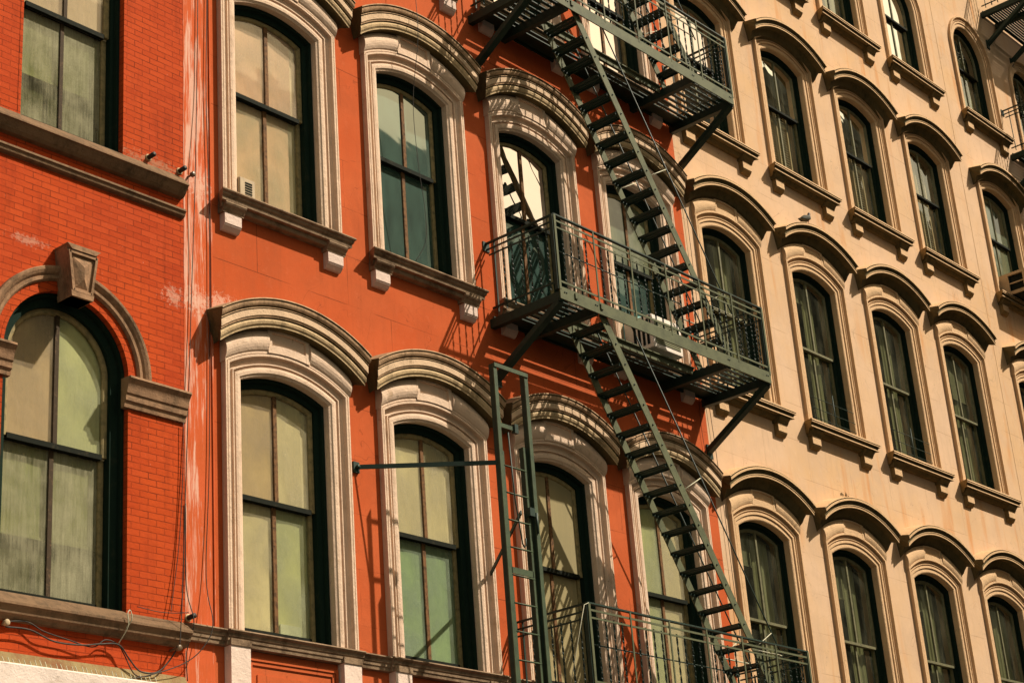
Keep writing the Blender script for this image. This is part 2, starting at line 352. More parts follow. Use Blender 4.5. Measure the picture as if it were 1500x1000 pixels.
def frame_mesh(W, style):
    mb = MB(); a = W['rev']; b = W['fd']
    sweep(mb, [(.012, a), (-.028, a - .004), (-.030, a - .045), (-.05, a - .05), (-W['fw'], a - .055), (-W['fw'], b), (.012, b)], W, True)
    mb.box(-W['hw'], W['hw'], b, a + .01, W['zb'] - .03, W['zb'] + .045)
    return mb.mesh('frame', [M['wood']])
def sash_mesh(W, style):
    mb = MB(); f = W['fw']; st = W['st']; d1 = W['d1']; d2 = W['d2']; zm = W['zm']; zb = W['zb'] + .045
    x1 = W['hw'] - f; x0 = x1 - st
    sweep(mb, [(-f + .004, d1 + .018), (-f - st + .012, d1 + .018), (-f - st, d1 + .008), (-f - st, d1 - .016), (-f + .004, d1 - .016)], W, True, 0, zm)
    for s in (-1, 1):
        a, b = sorted((s * x1, s * x0)); mb.box(a, b, d2 - .016, d2 + .018, zb, zm + .02)
    e = .022 if style != 'T' else .016
    mb.box(-x0, x0, d1 - .014, d1 + .022, zm - e, zm + e, 2)        # meeting rails
    mb.box(-x0, x0, d2 - .014, d2 + .012, zm - e + .004, zm + e + .004, 2)
    mb.box(-x0, x0, d2 - .014, d2 + .020, zb, zb + .075, 2)
    zt = W['zc'] + math.sqrt((W['r0'] - f - st) ** 2 - 1e-4)
    mb.box(-W['mw'], W['mw'], d1 - .012, d1 + .014, zm + e, zt + .01, 1)
    mb.box(-W['mw'], W['mw'], d2 - .012, d2 + .014, zb + .075, zm - e + .004, 1)
    return mb.mesh('sash', [M['stile'], M['mull'], M['rail']] if style == 'R' else [M['stile'], M['mullB'], M['rail']] if style == 'B' else [M['stileT'], M['stileT'], M['stileT'] if W['bright'] else M['rail']])
def pane_mesh(W, mats):
    '''four lights: upper left, upper right, lower left, lower right'''
    mb = MB(); o = -W['fw'] - W['st'] + .006; p = path(o, W['hw'], W['r0'], W['zc'], W['zm']); h = len(p) // 2
    def face(pts, mi): mb.add(pts, [tuple(range(len(pts)))], mi)
    y = -W['d1']; face([(x, y, z) for x, z in p[:h + 1]] + [(0, y, W['zm'])], 0); face([(0, y, W['zm'])] + [(x, y, z) for x, z in p[h:]], 1)
    x = W['hw'] + o; y = -W['d2']; za, zb = W['zb'] + .1, W['zm'] - .005
    face([(-x, y, za), (0, y, za), (0, y, zb), (-x, y, zb)], 2); face([(0, y, za), (x, y, za), (x, y, zb), (0, y, zb)], 3)
    me = mb.mesh('pane', mats, False)
    bm = bmesh.new(); bm.from_mesh(me)
    for f in bm.faces:
        f.normal_update()
        if f.normal.y > 0: f.normal_flip()
    bm.to_mesh(me); bm.free(); return me
def blind_mesh(x0, x1, z0, z1, d, mat, name='blind'):
    mb = MB(); n = 10
    for k in range(1):
        rings = [[(x0 + (x1 - x0) * i / n, -d + .004 * math.sin(i * 1.3 + z0 * 3), z) for i in range(n + 1)] for z in (z0, (z0 + z1) / 2, z1)]
        mb.loft(rings, False, 0, False, True)
    mb.box(x0, x1, d - .006, d + .006, z0 - .012, z0 + .008)
    return mb.mesh(name, [mat], False)

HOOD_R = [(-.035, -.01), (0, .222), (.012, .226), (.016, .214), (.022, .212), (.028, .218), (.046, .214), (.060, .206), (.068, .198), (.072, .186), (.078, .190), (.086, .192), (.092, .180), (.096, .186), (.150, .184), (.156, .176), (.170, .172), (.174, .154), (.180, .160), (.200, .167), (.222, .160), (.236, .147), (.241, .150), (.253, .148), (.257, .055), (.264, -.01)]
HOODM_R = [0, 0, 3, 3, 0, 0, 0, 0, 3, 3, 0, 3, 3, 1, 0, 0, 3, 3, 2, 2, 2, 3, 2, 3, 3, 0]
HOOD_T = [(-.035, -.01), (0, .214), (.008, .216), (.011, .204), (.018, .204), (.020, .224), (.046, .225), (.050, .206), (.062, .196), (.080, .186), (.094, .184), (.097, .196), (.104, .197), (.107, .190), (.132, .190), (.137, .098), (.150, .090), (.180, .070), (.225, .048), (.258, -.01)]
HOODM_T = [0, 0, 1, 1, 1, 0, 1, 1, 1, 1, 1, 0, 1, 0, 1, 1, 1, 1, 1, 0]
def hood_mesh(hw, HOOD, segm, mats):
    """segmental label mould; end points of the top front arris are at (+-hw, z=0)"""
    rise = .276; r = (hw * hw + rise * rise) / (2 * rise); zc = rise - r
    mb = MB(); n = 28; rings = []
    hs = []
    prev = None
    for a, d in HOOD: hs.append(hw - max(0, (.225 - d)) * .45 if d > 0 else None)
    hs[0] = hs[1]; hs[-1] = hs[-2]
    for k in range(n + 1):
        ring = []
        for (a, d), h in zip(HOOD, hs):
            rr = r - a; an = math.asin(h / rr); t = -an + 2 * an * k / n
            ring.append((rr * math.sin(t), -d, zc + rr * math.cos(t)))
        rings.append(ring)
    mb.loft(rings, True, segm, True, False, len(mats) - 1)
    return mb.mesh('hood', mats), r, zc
def frieze_mesh(W, zh, hw, mats):
    rise = .276; r = (hw * hw + rise * rise) / (2 * rise); zc = zh + rise - r - 0
    rt = r - .25; rb = W['r0'] + W['ow'] - .012; mb = MB()
    def zt(x): return zc + math.sqrt(rt * rt - x * x)
    def zl(x): return W['zc'] + math.sqrt(rb * rb - x * x)
    hx = W['hw'] + W['ow'] + .012
    def strip(x0, x1, fn, nx, mi, nv=8):
        rings = []
        for i in range(nx + 1):
            x = x0 + (x1 - x0) * i / nx; a, b = zl(x), zt(x)
            ring = [(x, .02, a)] + [(x, -fn(v / nv), a + (b - a) * v / nv) for v in range(nv + 1)] + [(x, .02, b)]
            rings.append(ring)
        mb.loft(rings, True, mi, True)
    bulge = lambda v: W['fb'] + W['fb'] * 1.0 * math.sin(PI * min(1, v * 1.05)) ** .7
    strip(-hx, -.252, bulge, 8, 0); strip(.252, hx, bulge, 8, 0)
    # centre tablet: raised frame with a sunk panel
    def sub(x0, x1, v0, v1, d):
        rings = []
        for i in range(5):
            x = x0 + (x1 - x0) * i / 4; a, b = zl(x), zt(x); h = b - a
            rings.append([(x, .02, a + h * v0), (x, -d, a + h * v0), (x, -d, a + h * v1), (x, .02, a + h * v1)])
        mb.loft(rings, True, 0, True)
    t = W['fb'] * 1.5; sub(-.25, -.205, 0, 1, t + .002); sub(.205, .25, 0, 1, t + .002); sub(-.205, .205, 0, .34, t); sub(-.205, .205, .88, 1, t); sub(-.205, .205, .34, .88, t * .68)
    return mb.mesh('frieze', mats)

SILL = [(.012, -.01), (0, .160), (-.014, .166), (-.024, .160), (-.030, .146), (-.050, .140), (-.066, .122), (-.072, .124), (-.098, .120), (-.104, .078), (-.112, .082), (-.138, .074), (-.146, .066), (-.150, -.01)]
def extrude_x(mb, prof, hw, ret=.6, dmax=.166, x0=None, mi=0, lo=-1, hi=1):
    rings = []
    for s in (lo, hi):
        rings.append([((hw - max(0, dmax - max(d, prof[1][1] if d < 0 and False else d)) * ret * (1 if d > 0 else 0)) * s if d > 0 else hw * .9 * s, -d, z) for z, d in prof])
    mb.loft(rings, True, mi, True, False, 2 if isinstance(mi, list) else 0)
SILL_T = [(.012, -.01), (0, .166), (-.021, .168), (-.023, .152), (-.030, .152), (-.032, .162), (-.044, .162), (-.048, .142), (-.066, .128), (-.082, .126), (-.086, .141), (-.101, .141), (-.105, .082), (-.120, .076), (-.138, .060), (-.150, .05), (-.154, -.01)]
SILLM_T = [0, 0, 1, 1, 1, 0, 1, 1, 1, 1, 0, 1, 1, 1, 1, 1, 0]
def sill_mesh(hw, mats, prof, mi):
    mb = MB(); extrude_x(mb, prof, hw, mi=mi); return mb.mesh('sill', mats)
def bracket_mesh(mats, dark):
    mb = MB(); w = .105
    def prof(pr, ww, mi, cm):
        rings = [[(q * ww, -d, z) for z, d in pr] for q in (-1, 1)]; mb.loft(rings, True, mi, True, False, cm)
    prof([(-.098, -.01), (-.098, .118), (-.112, .122), (-.128, .114), (-.150, .092), (-.168, .084), (-.176, .076), (-.19, .074), (-.19, -.01)], w + .018, [1] * 9, 1)
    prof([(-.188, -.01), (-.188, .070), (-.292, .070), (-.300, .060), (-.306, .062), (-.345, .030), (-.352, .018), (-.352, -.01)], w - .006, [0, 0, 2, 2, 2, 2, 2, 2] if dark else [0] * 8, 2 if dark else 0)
    return mb.mesh('bracket', mats)

# window types: z measured from the sill line of their row
RT = dict(hw=.53, r0=1.20, st=.045, fw=.078, rev=-.06, fd=-.26, d1=-.155, d2=-.195, mw=.021, ow=.215, bright=False, fb=.048)
TT = dict(fb=.032, hw=.54, r0=1.08, st=.032, fw=.082, rev=-.082, fd=-.25, d1=-.145, d2=-.180, mw=.016, ow=.19, bright=True)
PT = dict(hw=.54, r0=.545, st=.032, fw=.082, rev=-.082, fd=-.25, d1=-.145, d2=-.180, mw=.016, ow=.19, bright=False)
def W_(base, **k): d = dict(base); d.update(k); return d
HR, HT = .910, .919
ROW = dict(P=7.074, Q=3.699, S=0.0, U=-4.02)
WIN = {
 'RU': W_(RT, zb=0.0, zh=2.802, zm=1.265), 'RS': W_(RT, zb=0.0, zh=2.669, zm=1.245), 'RQ': W_(RT, zb=0.0, zh=2.235, zm=1.2),
 'TU': W_(TT, zb=0.0, zh=2.802, zm=1.25), 'TS': W_(TT, zb=0.0, zh=2.682, zm=1.20), 'TQ': W_(TT, zb=0.0, zh=2.209, zm=1.20, bright=False),
 'TP': W_(PT, zb=0.0, zh=None, zm=1.12)}
for k, w in WIN.items():
    if k == 'RQ': w['zc'] = w['zh'] - .30 - 1.20 + .15
    elif k[0] == 'R': w['zc'] = w['zh'] - 1.60
    elif k == 'TQ': w['zc'] = w['zh'] - .095 - 1.08
    elif k == 'TP': w['zc'] = 1.40
    else: w['zc'] = w['zh'] - .34 - 1.08
MESH = {}
def cached(key, fn):
    if key not in MESH: MESH[key] = fn()
    return MESH[key]
hoodR, _, _ = hood_mesh(HR, HOOD_R, HOODM_R, [M['hoodR'], M['fasciaR'], M['bedR'], M['soot_shadeT']]); hoodT, _, _ = hood_mesh(HT, HOOD_T, HOODM_T, [M['hoodT'], M['soot_shadeT']])
sillR = sill_mesh(.835, [M['sillR']], SILL, 0); sillT = sill_mesh(.858, [M['trimT'], M['soot_shadeT'], M['umber']], SILL_T, SILLM_T)
brkR = bracket_mesh([M['brkR'], M['sillR']], False); brkT = bracket_mesh([M['trimT'], M['soot_shadeT'], M['umber']], True)

def window(bld, style, row, x, up, lo, sill=True, label=None, q=None):
    key = style + row; W = WIN[key]; z = ROW[row]
    prof = ARCH_R if style == 'R' else (ARCH_P if row == 'P' else ARCH_T)
    def surround():
        mb = MB(); sweep(mb, prof, W); return mb.mesh('window', [M['cream'] if style == 'R' else M['trimT']])
    w = obj('window', cached('w' + key, surround), bld, (x, 0, z))
    if label: w['label'] = label
    if W['zh'] is not None:
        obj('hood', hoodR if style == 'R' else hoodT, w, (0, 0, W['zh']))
        if row != 'Q':
            obj('frieze', cached('f' + key, lambda: frieze_mesh(W, W['zh'], HR if style == 'R' else HT, [M['cream'] if style == 'R' else M['trimT']])), w)
    if sill:
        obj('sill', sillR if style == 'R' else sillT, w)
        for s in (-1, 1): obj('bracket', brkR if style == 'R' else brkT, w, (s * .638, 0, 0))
    obj('frame', cached('fr' + key, lambda: frame_mesh(W, style)), w)
    obj('sash', cached('sa' + key, lambda: sash_mesh(W, style)), w)
    ms = q or (up, up, lo, lo)
    obj('pane', cached('pa' + key + ''.join(ms), lambda: pane_mesh(W, [M[k] for k in ms])), w)
    return w

# ------------------------------------------------------------------ walls with real openings
def wall(name, x0, x1, z0, z1, wins, mat, parent, thick=.30):
    """wins: list of (xc, zbase, W); builds front sheet with arched holes, plus side, top and back"""
    mb = MB(); cols = {}
    for xc, zb, W in wins: cols.setdefault(round(xc, 3), []).append((zb, W))
    xs = sorted(cols); cur = x0
    def q(a, b, c, d): mb.add([(a, 0, c), (b, 0, c), (b, 0, d), (a, 0, d)], [(0, 1, 2, 3)])
    for xc in xs:
        rows = sorted(cols[xc], key=lambda t: t[0]); e = .04
        hw = max(W['hw'] for _, W in rows) + .06
        q(cur, xc - hw, z0, z1); cur = xc + hw; zc = z0
        for zb, W in rows:
            p = path(.02, W['hw'], W['r0'], W['zc'], W['zb'] - .02); p = [(xc + x, zb + z) for x, z in p]
            q(xc - hw, xc + hw, zc, p[0][1])
            top = max(z for _, z in p) + .06
            q(xc - hw, p[0][0], p[0][1], top); q(p[-1][0], xc + hw, p[0][1], top)
            for (xa, za), (xb, zbb) in zip(p[1:-1], p[2:-1]):
                mb.add([(xa, 0, za), (xb, 0, zbb), (xb, 0, top), (xa, 0, top)], [(0, 1, 2, 3)])
            zc = top
        q(xc - hw, xc + hw, zc, z1)
    q(cur, x1, z0, z1)
    mb.add([(x0, 0, z0), (x0, 9, z0), (x0, 9, z1), (x0, 0, z1)], [(0, 1, 2, 3)])
    mb.add([(x1, 0, z0), (x1, 9, z0), (x1, 9, z1), (x1, 0, z1)], [(0, 3, 2, 1)])
    mb.add([(x0, 0, z1), (x0, 9, z1), (x1, 9, z1), (x1, 0, z1)], [(0, 1, 2, 3)])
    me = mb.mesh(name, [mat], False)
    o = obj(name, me, parent)
    ib = MB(); ib.box(x0 + .02, x1 - .02, -1.6, -1.55, z0, z1 - .02)
    for zf in (-4.6, -.75, 3.0, 6.4): ib.box(x0 + .02, x1 - .02, -1.55, -.3, zf - .12, zf)
    obj('interior', ib.mesh('interior', [M['black']]), parent)
    return o

GZ = -9.32       # pavement level
TOP = 11.6
XR = [0.0, 1.912, 3.823, 5.735]
XT = [7.7117, 9.7832, 11.8477, 13.9173]
XU = [16.3836, 18.62]

# ---- red building
red = empty('red_building', 'orange red stucco house with pale arched window surrounds, left of the cream houses', 'building', (0, 0, 0))
wins = [(x, ROW[r], WIN['R' + r]) for x in XR for r in 'QSU']
wall('wall', -.845, 6.75, GZ, TOP, wins, M['red'], red)
panes = {('S', 0): ('p_pale', 'p_pale2'), ('S', 1): ('p_teal', 'p_teal'), ('S', 2): ('p_sky', 'p_deep'), ('S', 3): ('p_dim', 'p_deep'),
         ('U', 0): ('p_olive', 'p_olive2'), ('U', 1): ('p_olive', 'p_olive2'), ('U', 2): ('p_olive', 'p_olive'), ('U', 3): ('p_olive2', 'p_olive2'),
         ('Q', 0): ('p_pale', 'p_pale'), ('Q', 1): ('p_pale', 'p_pale'), ('Q', 2): ('p_sky', 'p_sky'), ('Q', 3): ('p_sky', 'p_sky')}
quarter = {('U', 0): ('g_brown', 'g_olive', 'g_olive', 'g_green'), ('U', 1): ('g_olive', 'g_olive', 'g_teal', 'g_teal'), ('U', 3): ('g_green', 'g_olive', 'g_green', 'g_olive'), ('S', 0): ('g_pale', 'g_pale', 'g_olive', 'g_olive')}
for r in 'QSU':
    for i, x in enumerate(XR):
        q = quarter.get((r, i)); w = window(red, 'R', r, x, *panes[(r, i)], sill=(r != 'U'), q=q)
        if q:
            W = WIN['R' + r]; top = W['zc'] + W['r0']; m = M['blindU' if r == 'U' else 'blindS']
            zm = W['zm']
            for za, zb, dd in ((zm, top, -.170), (.05, zm, -.210)):
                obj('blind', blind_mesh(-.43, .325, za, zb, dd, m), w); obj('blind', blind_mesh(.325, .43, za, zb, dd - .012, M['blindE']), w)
            if r == 'U' and i == 0: mb = MB(); mb.box(.06, .30, -.206, -.199, .115, .215); obj('paper', mb.mesh('paper', [M['white']]), w)
# flaking corner strip between brick and stucco
mb = MB(); mb.add([(-1.152, 0, GZ), (-.845, 0, GZ), (-.845, 0, TOP), (-1.152, 0, TOP)], [(0, 1, 2, 3)])
mb.box(-.853, -.838, -.02, .012, -4.0, TOP - .1)
o = obj('corner_strip', mb.mesh('corner_strip', [M['flake']]), red); o['label'] = 'strip of red paint flaking to pale pink'
# sill cornice of the lower row, breaking forward under every window
CORN = [(.02, -.01), (0, .052), (-.012, .058), (-.022, .050), (-.032, .034), (-.055, .030), (-.064, .020), (-.090, .018), (-.096, .010), (-.125, .006), (-.13, -.01)]
mb = MB()
def cor(x0, x1, off, low=True):
    pr = [(z, d + off if d > 0 else d) for z, d in CORN]
    mb.loft([[(xx, -d, z - 4.02) for z, d in pr] for xx in (x0, x1)], True, 0, True)
cor(-1.15, 6.75, .034)
for x in XR:
    cor(x - .775, x + .775, .062)
    for s in (-.64, .64): mb.box(x + s - .112, x + s + .112, -.01, .094, -4.146, -4.092)
obj('sill_cornice', mb.mesh('sill_cornice', [M['sillR']]), red)
for x in XR:
    for s in (-.64, .64):
        mb = MB(); mb.box(x + s - .105, x + s + .105, -.01, .084, -6.2, -4.146); obj('pilaster', mb.mesh('pilaster', [M['pilaster']]), red)
for k, x in enumerate(XR):
    mb = MB()
    for o_, d in ((0, .022), (.035, .012)):
        xa, xb, zt = x - .52 + o_, x + .52 - o_, -4.20 - o_
        mb.box(xa, xb, -.01, d, zt - .03, zt); mb.box(xa, xa + .03, -.01, d, -6, zt - .03); mb.box(xb - .03, xb, -.01, d, -6, zt - .03)
    mb.box(x - .40, x + .40, -.01, .010, -6, -4.34)
    obj('panel_moulding', mb.mesh('panel_moulding', [M['red']]), red)

# ---- cream buildings
tan = empty('cream_building', 'cream stucco house of arched windows in the middle, partly behind the green fire escape', 'building')
wins = [(x, ROW[r], WIN['T' + r]) for x in XT for r in 'PQSU']
wall('wall', 6.75, 15.15, GZ, TOP, wins, M['tan'], tan)
tan2 = empty('cream_building', 'cream stucco house at the far right with a dark fire escape at its top', 'building')
wins2 = [(x, ROW[r], WIN['T' + r]) for x in XU for r in 'PQS']
wall('wall', 15.154, 23.5, GZ, TOP, wins2, M['tan'], tan2)
for i, x in enumerate(XT):
    for r in 'PQSU':
        up = lo = 'clear'
        if (r, i) in (('Q', 1), ('Q', 2), ('P', 2), ('P', 3)): up = 'shiny'
        if (r, i) == ('P', 3): lo = 'shiny'
        if r == 'Q' and i == 0: up = lo = 'p_sky'
        w = window(tan, 'T', r, x, up, lo)
        bl = {('U', 0): (-.4, -.02, 1.95), ('U', 1): (-.4, .0, 1.85), ('U', 2): (-.4, -.02, 1.98), ('S', 1): (-.42, .0, 1.95), ('S', 3): (-.42, .42, 1.55), ('P', 2): (-.42, .0, .9), ('P', 3): (-.42, -.0, .3)}.get((r, i))
        if bl: obj('blind', blind_mesh(bl[0], bl[1], bl[2], WIN['T' + r]['zc'] + WIN['T' + r]['r0'], -.225, M['blindT' if r != 'P' else 'blindS']), w)
        if r == 'Q' and i > 0:      # inside louvred shutters
            for xa, xb in ((-.40, -.03), (.0, .30)):
                mb = MB(); zt = 1.98
                for k in range(46):
                    zz = .12 + k * (zt - .12) / 46
                    mb.bar((xa + .03, .250, zz), (xb - .03, .250, zz), .034, .006, (0, -.80, .60))
                for xe in (xa, xb - .03): mb.box(xe, xe + .03, -.27, -.23, .08, zt + .03)
                mb.box(xa, xb, -.27, -.23, 1.05, 1.11)
                obj('shutter', mb.mesh('shutter', [M['shutter']]), w)
for i, x in enumerate(XU):
    for r in 'PQS': window(tan2, 'T', r, x, 'clear' if not (r == 'Q' and i == 0) else 'p_dim', 'clear' if not (r == 'Q' and i == 0) else 'p_dim')
for o_, x0 in ((tan, 15.135),):
    mb = MB(); mb.box(15.146, 15.158, -.01, .004, GZ, TOP); obj('joint', mb.mesh('joint', [M['trimT']]), o_)

def curtain(x, z, x0, x1, zt, label, d=.255, zlow=.06):
    mb = MB(); n = 44; rings = []
    for k in range(n + 1):
        u = k / n; xx = x0 + (x1 - x0) * u
        yy = d + .010 * math.sin(u * 17 + x) + .004 * math.sin(u * 41 + 2 * x)
        rings.append([(xx, yy, zlow), (xx + .004 * math.sin(u * 9), yy + .006, zt * .5), (xx, yy, zt)])
    mb.loft(rings, False, 0, False, True)
    return tag(obj('curtain', mb.mesh('curtain', [M['curtain']], False), None, (x, 0, z)), label, 'curtain', 'curtains inside the cream house windows')
ordn = ['first', 'second', 'third', 'fourth']
cs = {('S', 0): (.06, .40), ('S', 1): (.02, .30), ('S', 2): (.02, .32), ('S', 3): (.05, .40), ('U', 0): (.06, .40), ('U', 1): (.03, .36), ('U', 2): (.02, .34), ('U', 3): (.04, .4),
      ('P', 2): (.02, .40), ('P', 3): (.02, .40)}
rown = {'S': 'the row just above the middle of the cream house', 'U': 'the lowest row of the cream house', 'P': 'the topmost row of the cream house'}
cl = {('S', 0): 'pale curtain in the cream house window directly behind the middle fire escape railing',
      ('S', 1): 'pale curtain in the cream house window below the pigeon, wires across its foot',
      ('S', 2): 'pale curtain behind the wire guard of the window right of the pigeon window',
      ('S', 3): 'pale curtain in the rightmost plain arched window of the middle row of the cream house',
      ('U', 0): 'pale curtain in the lowest row, window just right of the lower stair',
      ('U', 1): 'pale curtain in the lowest row, window under the small weeds on its hood',
      ('U', 2): 'pale curtain in the lowest row, third cream window right of the lower stair',
      ('U', 3): 'pale curtain in the lowest row, window at the right edge of the photo',
      ('P', 2): 'pale curtain in the cut off top window whose sill shows at the upper edge',
      ('P', 3): 'pale curtain in the top row window left of the round headed one'}
for (r, i), (a, b) in cs.items():
    zt = {'S': 2.22, 'U': 2.36, 'P': 1.55}[r]
    curtain(XT[i], ROW[r], a, b, zt, cl[(r, i)])
curtain(XU[0], ROW['P'], .0, .38, 1.5, 'dim curtain in the full round headed window at the upper right')

# ---- brick building on the left
brk = empty('brick_building', 'painted red brick house at the left edge with a keystone arch window', 'building')
XB = -2.345
WB1 = W_(RT, hw=.522, r0=60.0, zc=0, zb=0, zm=0, st=.05, fw=.06, mw=.018); WB1['zb'] = 0.0; ztop = 2.35; WB1['zc'] = ztop - math.sqrt(60.0 ** 2 - .522 ** 2); WB1['zm'] = 1.20
WB2 = W_(RT, hw=.60, r0=.604, zb=0.0, zc=2.0, zm=1.33, st=.05, fw=.10, mw=.02, rev=-.05, fd=-.30, d1=-.16, d2=-.20)
zB1, zB2 = .03, -4.04
wall('wall', -7.0, -1.155, GZ, TOP, [(XB, zB1, WB1), (XB, zB2, WB2)], M['brick'], brk)
for W, zz, qq in ((WB1, zB1, ('g_pale', 'g_pale', 'g_dark', 'g_dark')), (WB2, zB2, ('g_brown', 'g_green', 'g_dark', 'g_dark'))):
    mb = MB(); sweep(mb, [(.03, .003), (0, .003), (0, -.062)], W)
    w = obj('window', mb.mesh('window', [M['brick']]), brk, (XB, 0, zz))
    obj('frame', frame_mesh(W, 'R'), w); obj('sash', sash_mesh(W, 'B'), w); obj('pane', pane_mesh(W, [M[k] for k in qq]), w)
    top = W['zc'] + W['r0']
    zm = W['zm']; obj('blind', blind_mesh(-.56, .56, zm, top, -.178, M['blindB']), w); obj('blind', blind_mesh(-.50, .50, .58, zm, -.232, M['blindB']), w); obj('blind', blind_mesh(-.50, .50, .05, .60, -.29, M['blindT']), w)
    if W is WB2:
        # label mould, intrados band, keystone and imposts of the arch
        mb = MB(); pr = [(.085, -.01), (.085, .012), (.10, .030), (.125, .032), (.132, .020), (.15, .040), (.175, .055), (.195, .058), (.203, .050), (.205, -.01)]
        rings = []
        for k in range(41):
            t = -PI / 2 + PI * k / 40
            rings.append([((W['r0'] + o) * math.sin(t), -d, W['zc'] + (W['r0'] + o) * math.cos(t)) for o, d in pr])
        mb.loft(rings, True, 0, True); obj('arch_moulding', mb.mesh('arch_moulding', [M['archstone']]), w)
        mb = MB(); zk0, zk1 = 2.50, 2.935
        def trap(wa, wb, za, zb_, d, mi=0, db=-.01, dx=0):
            vs = [(-wa, -db, za), (wa, -db, za), (wb, -db, zb_), (-wb, -db, zb_), (-wa, -d, za), (wa, -d, za), (wb, -d, zb_), (-wb, -d, zb_)]
            mb.add(vs, [(0, 1, 2, 3), (7, 6, 5, 4), (0, 4, 5, 1), (1, 5, 6, 2), (2, 6, 7, 3), (3, 7, 4, 0)], mi)
        trap(.098, .150, zk0, zk1, .165); trap(.115, .165, zk1 - .03, zk1 + .015, .195); trap(.104, .112, zk0 - .0, zk0 + .05, .185)
        # raised rim and faceted centre of the keystone face
        def quadbar(xa, za, xb, zb_): mb.bar((xa, -.172, za), (xb, -.172, zb_), .022, .03, (0, -1, 0))
        quadbar(-.088, zk0 + .05, -.134, zk1 - .04); quadbar(.088, zk0 + .05, .134, zk1 - .04); quadbar(-.134, zk1 - .05, .134, zk1 - .05); quadbar(-.088, zk0 + .055, .088, zk0 + .055)
        za, zt_ = zk0 + .09, zk1 - .08
        vs = [(-.058, -.166, za), (.058, -.166, za), (.095, -.166, zt_), (-.095, -.166, zt_), (0, -.205, za + .07), (0, -.205, zt_ - .09)]
        mb.add(vs, [(0, 1, 4), (1, 2, 5, 4), (2, 3, 5), (3, 0, 4, 5)])
        obj('keystone', mb.mesh('keystone', [M['archstone']]), w)
        for s, xa, xb in ((1, .545, 1.185), (-1, -1.185, -.545)):
            mb = MB(); pr = [(2.0, -.02), (1.995, .105), (1.975, .11), (1.962, .10), (1.94, .085), (1.918, .075), (1.90, .07), (1.86, .062), (1.85, .05), (1.80, .046), (1.785, .03), (1.745, .024), (1.74, -.02)]
            mb.loft([[(xx, -d, z) for z, d in pr] for xx in (xa, xb)], True, 0, True)
            obj('impost', mb.mesh('impost', [M['archstone']]), w)
def band(name, x0, x1, prof, mat):
    mb = MB(); mb.loft([[(xx, -d, z) for z, d in prof] for xx in (x0, x1)], True, 0, True); return obj(name, mb.mesh(name, [mat]), brk)
band('sill_band', -7, -1.185, [(.045, -.02), (.03, .01), (-.085, .118), (-.10, .12), (-.105, .108), (-.165, .070), (-.19, .045), (-.20, -.02)], M['brickstone'])
band('string_course', -7, -1.165, [(-.295, -.01), (-.305, .052), (-.325, .056), (-.335, .044), (-.362, .036), (-.375, .020), (-.385, -.01)], M['brickstone'])
band('sill_band', -7, -1.165, [(-3.99, -.02), (-4.01, .01), (-4.095, .112), (-4.115, .114), (-4.125, .100), (-4.15, .085), (-4.175, .08), (-4.19, .055), (-4.215, .04), (-4.22, -.02)], M['brickstone'])
band('flashing', -7, -1.165, [(-4.445, -.01), (-4.45, .012), (-4.60, .085), (-4.62, .10), (-4.7, .1), (-4.7, -.01)], M['flash'])
band('shopfront_ledge', -7, -1.165, [(-4.59, .05), (-4.60, .285), (-4.612, .30), (-4.95, .30), (-4.97, .24), (-6.5, .2), (-6.5, -.01), (-4.7, -.01)], M['ledge'])
mb = MB(); mb.loft([[(xx, -d, z) for z, d in [(-4.60, -.01), (-4.605, .05), (-4.64, .075), (-4.70, .06), (-4.72, -.01)]] for xx in (-1.15, -.76)], True, 0, True)
obj('ledge', mb.mesh('ledge', [M['ledge']]), red)

